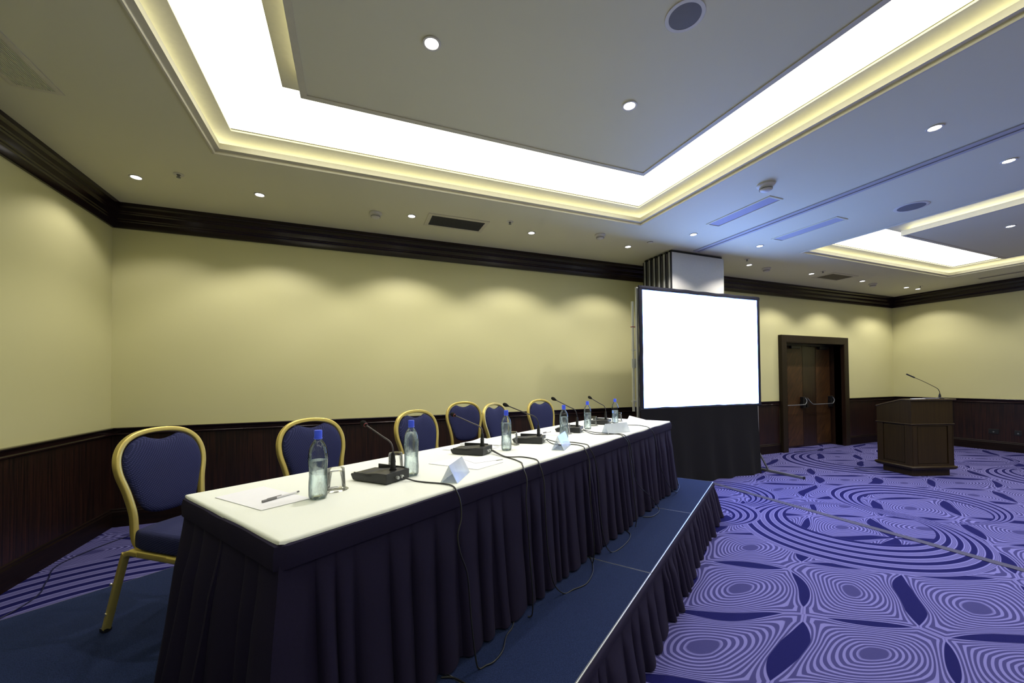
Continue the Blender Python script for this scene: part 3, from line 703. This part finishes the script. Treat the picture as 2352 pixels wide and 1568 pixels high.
# ------------------------------------------------------------------ chairs
def make_chair(label):
    t = thing('banquet_chair', label, 'chair', (0,0,0), 0, 'gold banquet chairs behind the table')
    Q = rrect(.026, .032, .006)
    def yb(z): return -.175-(max(z, .5)-.5)*.20
    arch = [(.176,-.105,.408),(.174,-.150,.425),(.172,-.176,.47),(.171,yb(.57),.57),(.186,yb(.68),.68),(.209,yb(.78),.78),(.206,yb(.86),.86),(.172,yb(.925),.925),(.105,yb(.965),.965),(0,yb(.978),.978)]
    full = arch + [(-x, y, z) for x, y, z in arch[-2::-1]]
    MB().sweep(Q, spline(full, 6), up=(0,1,0)).build('back_frame', GOLD, t, 50)
    out = [(0,.548),(.075,.555),(.125,.582),(.150,.635),(.172,.705),(.192,.78),(.190,.85),(.165,.905),(.126,.937),(.086,.950),(.055,.938),(0,.926)]
    poly = [Vector((x, z, 0)) for x, z in out] + [Vector((-x, z, 0)) for x, z in out[-2:0:-1]]
    sm = spline(poly, 4, True); cen = Vector((0, .75, 0)); b = MB(); N = len(sm); vs = []; fs = []
    ks = (1.0, .985, .95, .85, .65, .4, .15); hs = (.0, .010, .017, .023, .027, .029, .030)
    for sgn in (1, -1):
        base = len(vs)
        for kk, hh in zip(ks, hs):
            for p in sm: q = cen + (p-cen)*kk; vs.append((q.x, yb(q.y)+.004+sgn*(hh if sgn > 0 else hh*.6), q.y))
        for r in range(len(ks)-1):
            for i in range(N): j = (i+1) % N; fs.append((base+r*N+i, base+r*N+j, base+(r+1)*N+j, base+(r+1)*N+i))
        fs.append([base+(len(ks)-1)*N+i for i in range(N)])
    b.add(vs, fs); b.build('backrest', UPH, t, 60)
    # seat cushion
    def seat_poly(k, z): return [(x*k, .03+(y-.03)*k, z) for x, y in ((-.185,-.17),(.185,-.17),(.205,-.14),(.225,.16),(.222,.215),(.185,.245),(.09,.252),(-.09,.252),(-.185,.245),(-.222,.215),(-.225,.16),(-.205,-.14))]
    b = MB(); vs = []; lay = [(.96,.412),(.995,.418),(1.0,.43),(1.0,.475),(.985,.495),(.94,.506),(.7,.512),(.3,.514)]
    for k, z in lay: vs += seat_poly(k, z)
    n_ = 12; fs = [(r*n_+i, r*n_+(i+1) % n_, (r+1)*n_+(i+1) % n_, (r+1)*n_+i) for r in range(len(lay)-1) for i in range(n_)]
    b.add(vs, fs + [list(range(n_))[::-1], [(len(lay)-1)*n_+i for i in range(n_)]])
    so = b.build('seat', UPH, t, 40); md = so.modifiers.new('round', 'SUBSURF'); md.levels = 1; md.render_levels = 1
    b = MB()
    for s in (-1, 1): b.sweep(Q, [(s*.195,-.16,.394),(s*.215,.19,.394)])
    b.box(-.19, .19, -.15, -.12, .382, .408); b.box(-.205, .205, .15, .18, .382, .408); b.build('seat_frame', GOLD, t, 50)
    for s in (-1, 1):
        p = spline([(s*.197,-.10,.394),(s*.195,-.155,.394),(s*.196,-.187,.382),(s*.198,-.205,.355),(s*.212,-.30,.012)], 6)
        lg = MB().sweep(Q, p, up=(1,0,0)).build('leg', GOLD, t, 50)
        b = MB()
        for z, y in ((.09,-.283),(.24,-.247)): b.tube([(s*.222, y, z), (s*.229, y, z)], .007, 12); b.tube([(s*.186, y, z), (s*.193, y, z)], .007, 12)
        b.build('stud', STUDM, lg, 60); MB().box(s*.212-.015, s*.212+.015, -.322, -.286, .001, .016).build('rubber_foot', BLACK, lg)
    for s in (-1, 1):
        p = spline([(s*.210,.11,.394),(s*.214,.185,.394),(s*.217,.215,.382),(s*.219,.23,.355),(s*.232,.275,.012)], 6)
        lg = MB().sweep(Q, p, up=(1,0,0)).build('leg', GOLD, t, 50)
        MB().box(s*.232-.015, s*.232+.015, .260, .295, .001, .016).build('rubber_foot', BLACK, lg)
    return t
CH = None
for s, wv, dy, lb in ((.06,1.585,22,'nearest gold framed blue chair, standing clear of the table end'),
    (.79,1.39,0,'gold framed blue chair behind the first water bottle, second from the near end'),
    (1.655,1.37,0,'gold framed blue chair behind the second water bottle, third from the near end'),
    (2.84,1.95,-22,'gold framed blue chair turned to the room, overlapped by the next chair'),
    (2.79,1.45,4,'narrow looking blue chair overlapping its left neighbour, just left of the third bottle'),
    (3.70,1.45,-14,'farthest gold framed blue chair, right of the third microphone')):
    q = tp(s, wv, ZS+.003); rz = TA+PI+math.radians(dy)
    # back of the chair sits at local y=-.27: move the origin forward so the backrest top falls on (s, wv)
    o = q - Vector((-math.sin(rz), math.cos(rz), 0))*(-.265)
    if CH is None: CH = make_chair(lb); CH.location = o; CH.rotation_euler = (0,0,rz)
    else: dup(CH, o, rz, lb)

# ------------------------------------------------------------------ water bottles, tumblers
BOT = [(.020,0),(.030,.001),(.0345,.006),(.0362,.016),(.0365,.05),(.0355,.075),(.0340,.095),(.0345,.11),(.0362,.13),(.0374,.15),(.0376,.168),(.0368,.185),(.0343,.202),(.0292,.218),(.0215,.232),(.0150,.241),(.0132,.256),(.0132,.268)]
def bottle(s, wv, h, level, label):
    k = h/.283; t = thing('water_bottle', label, 'water bottle', tp(s, wv, ZT+.001), 0, 'water bottles on the table')
    b = MB(); n = 40; vs = []; fs = []
    for r, z in BOT:
        for i in range(n):
            a = 2*PI*i/n; rr = r*k
            if z < .012: zz = z*k + .010*k*(.5+.5*math.cos(5*a))*(1 if z < .004 else .35)
            else: zz = z*k
            if .02 < z < .2: rr *= 1 + .012*math.sin(z*420 + 2*math.sin(a*2))
            vs.append((rr*math.cos(a), rr*math.sin(a), zz))
    for j in range(len(BOT)-1):
        for i in range(n): i2 = (i+1) % n; fs.append((j*n+i, j*n+i2, (j+1)*n+i2, (j+1)*n+i))
    fs.append(list(range(n))[::-1]); b.add(vs, fs); b.build('bottle_shell', PET, t, 70)
    def rad(z):
        for (r1, z1), (r2, z2) in zip(BOT, BOT[1:]):
            if z1 <= z <= z2: return r1+(r2-r1)*(z-z1)/(z2-z1)
        return .013
    zs_ = [.004, .02] + [.02+(level/k-.02)*i/14 for i in range(1, 15)]
    MB().lathe([((rad(z)-.0018)*k, z*k) for z in zs_], 36).build('water', WATER, t, 70)
    b = MB(); b.lathe([(.0152,.252),(.0155,.255),(.0155,.279),(.0148,.283),(.001,.2835)], 36) if k > 0 else None
    for i in range(len(b.v)): b.v[i] = tuple(c*k for c in b.v[i])
    cp = b.build('cap', CAPB, t, 40)
    b = MB(); b.lathe([(.0150,.246),(.0165,.248),(.0165,.251),(.0150,.252)], 36, cap0=False, cap1=False)
    for i in range(len(b.v)): b.v[i] = tuple(c*k for c in b.v[i])
    b.build('cap_ring', CAPB, cp, 40)
bottle(.293,.340,.281,.158,'nearest half full water bottle with blue cap, beside the pen')
bottle(.777,.342,.281,.222,'water bottle with blue cap filled almost to its shoulder, behind the first microphone')
bottle(1.634,.388,.275,.188,'water bottle with blue cap between the second and third microphones')
bottle(2.314,.318,.276,.180,'water bottle with blue cap just behind the middle name tent')
bottle(3.026,.455,.270,.156,'water bottle with blue cap right of the fourth microphone')
bottle(3.650,.428,.270,.142,'farthest water bottle with blue cap, nearest to the projection screen')
TB = None
for s, wv, lb in ((.405,.400,'upturned glass tumbler on a clear coaster behind the nearest bottle'), (.800,.500,'upturned glass tumbler left of the second water bottle'),
    (1.842,.490,'upturned glass tumbler right of the third water bottle'), (2.595,.455,'upturned glass tumbler between the fourth bottle and fourth microphone base'),
    (3.310,.530,'upturned glass tumbler left of the farthest microphone base'), (3.90,.490,'farthest upturned glass tumbler, right behind the farthest bottle')):
    if TB is None:
        TB = t = thing('glass_tumbler', lb, 'tumbler', tp(s, wv, ZT+.0012), 0, 'upturned tumblers')
        MB().lathe([(.050,.0),(.052,.002),(.050,.0035),(.001,.0035)], 40).build('coaster', GLASS, t, 60)
        MB().lathe([(.0385,.004),(.0400,.005),(.0365,.085),(.0355,.094),(.033,.097),(.001,.097)], 40, cap0=False, cap1=False).build('outer_glass', GLASS, t, 50)
        MB().lathe([(.0385,.004),(.0345,.076),(.031,.080),(.001,.080)], 40, cap0=False, cap1=False).build('inner_glass', GLASS, t, 50)
    else: dup(TB, tp(s, wv, ZT+.0012), .3*s, lb)

# ------------------------------------------------------------------ conference microphones
def mic(s, wv, rot, head, label, red):
    rz = TA+rot; o = tp(s, wv, ZT+.001)
    t = thing('conference_microphone', label, 'microphone', o, rz, 'conference microphones')
    D, Wd = .235, .155   # local y = 0 rear face (towards the room), +y to the chair side
    sp_ = [(0,.004),(.0,.050),(.06,.050),(.18,.036),(D-.002,.034),(D,.028),(D-.012,.006),(D-.02,.003),(.003,.003)]
    b = MB(); b.prism(sp_, lambda p: (-Wd/2, p[0], p[1]), lambda p: (Wd/2, p[0], p[1])); bs = b.build('base_unit', BLACK, t, None, .003)
    b = MB(); b.box(Wd/2-.006, Wd/2, .03, D-.03, .028, .056); b.box(-Wd/2, -Wd/2+.006, .09, D-.02, .028, .042); b.build('cheek', BLACK, bs, None, .002)
    b = MB(); b.prism([(.10,.0448),(.19,.0362),(.19,.0345),(.10,.0430)], lambda p: (-.052, p[0], p[1]), lambda p: (.052, p[0], p[1])); b.build('speaker_grille', DARKG, bs)
    b = MB()
    for x in (-.01, .018): b.tube([(x, .001, .022), (x, -.012, .022)], .008, 14)
    b.build('connector', ALU, bs, 50)
    px, py = .012, .045
    MB().lathe([(.0175,.048),(.0175,.056),(.0135,.056),(.012,.085),(.0135,.088),(.0105,.110),(.0085,.130),(.0065,.134)], 20, (px, py, 0)).build('socket', BLACKM, t, 40)
    hl = local(rz, (o.x, o.y, o.z), head)
    a = Vector((px, py, .13)); dv = hl-a
    hv = Vector((dv.x, dv.y, 0)); K = a + hv*.10 + Vector((0, 0, max(.045, dv.z*.42))); end = a + dv*.88
    pth = spline([a, a + Vector((0, 0, .028)) + hv*.008, K, K.lerp(end, .3), K.lerp(end, .65), end], 10)
    gn = MB().tube(pth, .0042, 10).build('gooseneck', NECK if red else BLACKM, t, 60)
    e = pth[-1]; dr = (pth[-1]-pth[-3]).normalized()
    prof = [(.0045,0),(.007,.004),(.009,.016),(.012,.020),(.0150,.032),(.0160,.044),(.0135,.056),(.008,.063),(.002,.065)]
    rmx = dr.to_track_quat('Z', 'Y').to_matrix().to_4x4(); rmx.translation = e
    b = MB(); b.lathe(prof, 20); b.v = [tuple(rmx @ Vector(p)) for p in b.v]; cp = b.build('capsule', FOAM, t, 60)
    if red:
        b = MB(); b.lathe([(.0095,.0135),(.0108,.0145),(.0112,.0175),(.0100,.0180)], 20, cap0=False, cap1=False); b.v = [tuple(rmx @ Vector(p)) for p in b.v]; b.build('light_ring', RED, cp, 60)
for a in ((.655,.289,.16,(2.661,-3.773,1.431),'nearest black conference microphone, standing before the second bottle',True),
          (1.450,.400,.30,(3.273,-3.241,1.415),'black conference microphone behind the nearest name tent',True),
          (2.060,.350,.38,(3.780,-2.960,1.458),'black conference microphone left of the middle name tent',False),
          (2.770,.389,.26,(4.415,-2.617,1.477),'black conference microphone partly hidden behind the fourth bottle',False),
          (3.520,.437,.16,(5.097,-2.199,1.455),'farthest black conference microphone, behind the far name tent',False)): mic(*a)

# ------------------------------------------------------------------ papers, pens, name tents
def sheet(corners, z, label, name='paper_sheet', cat='paper', curl=0, th=.0012, group='papers on the table'):
    A, B, C, D = [Vector(tp(*c, 0)) for c in corners]; n = 10; vs = []; fs = []
    for lay in (0, 1):
        for j in range(n+1):
            for i in range(n+1):
                u_, v_ = i/n, j/n; p = A.lerp(B, u_).lerp(D.lerp(C, u_), v_); vs.append((p.x, p.y, ZT+z+lay*th+curl*max(0, u_-.5)**2*4*v_))
    N = (n+1)**2
    for j in range(n):
        for i in range(n):
            k = j*(n+1)+i; fs.append((k, k+n+1, k+n+2, k+1)); fs.append((N+k, N+k+1, N+k+n+2, N+k+n+1))
    per = [i for i in range(n+1)] + [(j)*(n+1)+n for j in range(1, n+1)] + [n*(n+1)+i for i in range(n-1, -1, -1)] + [j*(n+1) for j in range(n-1, 0, -1)]
    for i in range(len(per)): a_, b_ = per[i], per[(i+1) % len(per)]; fs.append((a_, b_, N+b_, N+a_))
    return tag(MB().add(vs, fs).build(name, PAPER, None, 30), label, cat, group)
sheet([(.086,.357),(.272,.357),(.243,.735),(.048,.71)], .0015, 'blank white sheet under the pen at the near end of the table')
sheet([(1.06,.143),(1.295,.15),(1.33,.47),(1.02,.489)], .0015, 'white sheet behind the nearest name tent, under the second microphone')
sheet([(1.17,.26),(1.36,.20),(1.42,.36),(1.22,.40)], .0032, 'loose sheet lying slantwise on the paper behind the nearest name tent')
sheet([(1.47,.53),(1.70,.50),(1.78,.79),(1.40,.775)], .0015, 'white sheet behind the second microphone base')
st_ = sheet([(1.74,.54),(1.90,.57),(1.89,.85),(1.64,.84)], .0015, 'thick stack of papers near the table edge left of the third bottle', 'paper_stack', 'paper stack', .012, .008)
sheet([(2.48,.44),(2.75,.42),(2.72,.72),(2.36,.75)], .0015, 'white sheet under the dark pen left of the fourth bottle')
sheet([(3.90,.22),(4.12,.22),(4.14,.45),(3.86,.43)], .0015, 'curled white paper at the far end of the table', curl=.045)
def pen(a, b_, z, label, c1, c2):
    A, B = tp(*a, ZT+z), tp(*b_, ZT+z); rz = math.atan2(B.y-A.y, B.x-A.x); ln = (B-A).length
    t = thing('pen', label, 'pen', A, rz, 'pens on the table')
    MB().tube([(ln*.36,0,0),(ln-.012,0,0)], .0042, 12).build('barrel', c1, t, 60)
    MB().tube([(0,0,0),(ln*.36,0,0)], .0052, 12).build('pen_cap', c2, t, 60)
    MB().box(ln*.12, ln*.50, -.0016, .0016, .005, .0066).build('clip', c2, t)
    MB().tube([(ln-.012,0,0),(ln,0,0)], .0040, 12).build('end_plug', c2, t, 60)
GREYC = plain('grey_pen_plastic', (.16,.16,.16), .4); WHITP = plain('white_pen_plastic', (.75,.75,.76), .35)
pen((.128,.455), (.285,.487), .0079, 'white capped ballpoint pen with grey cap on the nearest sheet', WHITP, GREYC)
pen((2.50,.635), (2.60,.62), .0079, 'short dark pen on the sheet left of the fourth bottle', WHITP, GREYC)
pen((1.56,.735), (1.44,.70), .0079, 'white pen lying on the sheet behind the second microphone', WHITP, GREYC)
def tent(s, wv, ang, ln, hw, ht, label, rear=True):
    o = tp(s, wv, ZT+.001); t = thing('name_tent', label, 'name tent', o, TA+ang, 'name tents along the table front')
    th = .0025
    for sgn, nm in ((-1, 'front_face'), (1, 'rear_face')):
        P = [(sgn*hw, 0), (sgn*(hw-.004), 0), (-sgn*.0, ht-.004), (0, ht)]
        MB().prism(P, lambda p: (0, p[0], p[1]), lambda p: (ln, p[0], p[1])).build(nm, TENTM, t)
    MB().box(.004, ln-.004, -hw*.9, hw*.9, 0, .0015).build('base_sheet', TENTM, t)
def m_tent():
    t = NT('name_tent_plastic'); tr = t.n('ShaderNodeBsdfTransparent'); mx = t.n('ShaderNodeMixShader'); nz = t.noise(t.objc(), 9, 2)
    t.pr((.72,.78,.84), .12, spec=.8); t.set(mx.inputs[0], t.math('ADD', .38, t.math('MULTIPLY', nz, .35))); t.set(mx.inputs[1], tr.outputs[0]); t.set(mx.inputs[2], t.b.outputs[0]); tr.inputs[0].default_value = (.95,.97,1,1)
    t.set(t.out.inputs[0], mx.outputs[0]); return t.m
TENTM = m_tent()
tent(.772,.066,.50,.235,.042,.082,'nearest translucent blank name tent in front of the second microphone')
tent(1.815,.085,.32,.26,.045,.10,'middle translucent blank name tent in front of the fourth bottle')
tent(2.80,.175,-.42,.27,.045,.085,'far white blank name tent before the farthest microphone')

# ------------------------------------------------------------------ cables
def cable(tbl, skl, flr, label, r=.0036, group='microphone cables', mat=None):
    pts = [tp(s, wv, z+r+.001) for s, wv, z in tbl] + [tp(s, wv, z) for s, wv, z in skl] + [tp(s, wv, ZS+r+.001) for s, wv in flr]
    tag(MB().tube(spline(pts, 8), r, 8).build('microphone_cable', mat or CABLE, None, 60), label, 'cable', group)
Z_ = ZT
cable([(.668,.272,Z_+.018),(.70,.225,Z_),(.715,.15,Z_),(.74,.07,Z_),(.738,.012,Z_)], [(.728,-.024,1.163),(.724,-.055,1.117),(.708,-.075,1.05),(.676,-.085,.99),(.675,-.10,.92),(.70,-.115,.83),(.71,-.12,.72),(.712,-.13,.60),(.72,-.145,.46)], [(.73,-.155),(.76,-.165),(.80,-.178),(.877,-.165),(.97,-.115),(1.033,-.10),(1.095,-.07)],
      'black cable from the nearest microphone, hanging down the skirt front')
cable([(1.465,.382,Z_+.018),(1.425,.25,Z_),(1.388,.143,Z_),(1.335,.05,Z_),(1.29,.010,Z_)], [(1.255,-.026,1.158),(1.235,-.06,1.105),(1.20,-.078,1.0),(1.19,-.10,.826),(1.18,-.115,.696),(1.175,-.13,.55),(1.17,-.13,.44)], [(1.16,-.11)],
      'left of the two black cables from the second microphone, dropping straight')
cable([(1.485,.388,Z_+.018),(1.43,.24,Z_),(1.475,.15,Z_),(1.472,.07,Z_),(1.445,.012,Z_)], [(1.415,-.026,1.155),(1.405,-.06,1.076),(1.384,-.08,.958),(1.375,-.095,.787),(1.37,-.11,.66),(1.40,-.125,.50)], [(1.467,-.15),(1.54,-.175),(1.637,-.205),(1.779,-.18),(1.898,-.125),(1.99,-.06)],
      'right of the two cables from the second microphone, looping onto the stage carpet')
cable([(2.085,.348,Z_+.018),(2.04,.27,Z_),(2.01,.17,Z_),(2.08,.12,Z_),(2.05,.02,Z_)], [(2.01,-.026,1.155),(2.0,-.06,1.08),(1.965,-.078,.99),(1.93,-.10,.83),(1.92,-.12,.68),(1.915,-.13,.50)], [(1.905,-.12)],
      'left of the two cables passing behind the middle name tent')
cable([(2.10,.352,Z_+.018),(2.13,.29,Z_),(2.17,.18,Z_),(2.155,.08,Z_),(2.12,.012,Z_)], [(2.08,-.026,1.158),(2.09,-.06,1.078),(2.097,-.078,.94),(2.08,-.10,.70),(2.10,-.125,.50)], [(2.147,-.15),(2.237,-.178),(2.415,-.175),(2.54,-.145),(2.60,-.09)],
      'right of the two cables passing behind the middle name tent, looping onto the stage')
cable([(2.80,.392,Z_+.018),(2.81,.30,Z_),(2.79,.18,Z_),(2.79,.08,Z_),(2.76,.012,Z_)], [(2.735,-.026,1.160),(2.745,-.06,1.105),(2.742,-.08,.956),(2.735,-.10,.744),(2.73,-.125,.5)], [(2.72,-.12)],
      'upper of the two cables from the fourth microphone, falling straight')
cable([(2.785,.388,Z_+.018),(2.70,.25,Z_),(2.73,.12,Z_),(2.82,.06,Z_),(2.80,.010,Z_)], [(2.785,-.026,1.160),(2.785,-.06,1.095),(2.795,-.078,.946),(2.84,-.095,.763),(3.10,-.115,.596),(3.25,-.125,.49)], [(3.30,-.14),(3.20,-.165),(3.05,-.15),(3.0,-.09)],
      'lower of the two cables from the fourth microphone, curling back to the skirt')
cable([(3.545,.430,Z_+.018),(3.53,.28,Z_),(3.56,.15,Z_),(3.50,.05,Z_),(3.46,.010,Z_)], [(3.43,-.026,1.160),(3.45,-.06,1.094),(3.50,-.08,.877),(3.60,-.10,.683),(3.77,-.12,.514),(3.92,-.13,.44)], [(4.05,-.12),(4.24,-.09),(4.45,-.02),(4.62,.03)],
      'cable from the farthest microphone, slanting across the skirt to the stage end')
cable([], [], [(.60,-.06),(.627,-.10),(.633,-.16),(.63,-.24),(.58,-.38)], 'thin cable lying on the near stage carpet at the bottom edge')
def floor_cable(pts, label, r=.005):
    tag(MB().tube(spline([(x, y, r+.001) for x, y in pts], 8), r, 8).build('floor_cable', CABLEB, None, 60), label, 'cable', 'cables on the carpet')
floor_cable([(.06,-2.9),(.18,-2.35),(.30,-2.05),(.32,-1.75),(.22,-1.45),(.12,-1.0),(.5,-.3),(1.4,-.12)], 'dark cable on the carpet strip along the left wall')
floor_cable([(11.7,-.12),(12.4,-.16),(13.2,-.10),(14.2,-.08),(15.3,-.12)], 'dark cable on the carpet along the door threshold')
floor_cable([(11.35,-1.75),(11.05,-1.62),(10.98,-1.80),(11.10,-2.05),(11.27,-2.10)], 'dark cable loop on the carpet beside the lectern plinth', .004)

# ------------------------------------------------------------------ sockets on the wainscot
def socket(x, y, z, face, wd, ht, label):
    t = thing('wall_socket', label, 'wall socket', (x, y, z), face, 'wall plates on the wainscot')
    MB().box(-wd/2, wd/2, -.010, 0, -ht/2, ht/2).build('cover_plate', PLATE, t, None, .002)
    MB().tube([(0,-.010,-.01),(0,-.013,-.01)], .014, 16).build('outlet', ALUD, t, 60)
socket(.012, -2.99, .46, PI/2, .10, .10, 'dark square socket plate on the left wall panelling')
socket(.012, -2.55, .50, PI/2, .28, .10, 'dark wide socket plate on the left wall panelling, nearer the corner')
socket(L-.012, -1.78, .42, -PI/2, .16, .10, 'dark socket plate just right of the lectern on the right wall')
socket(L-.012, -2.14, .42, -PI/2, .10, .10, 'small dark socket plate on the right wall, farther from the lectern')
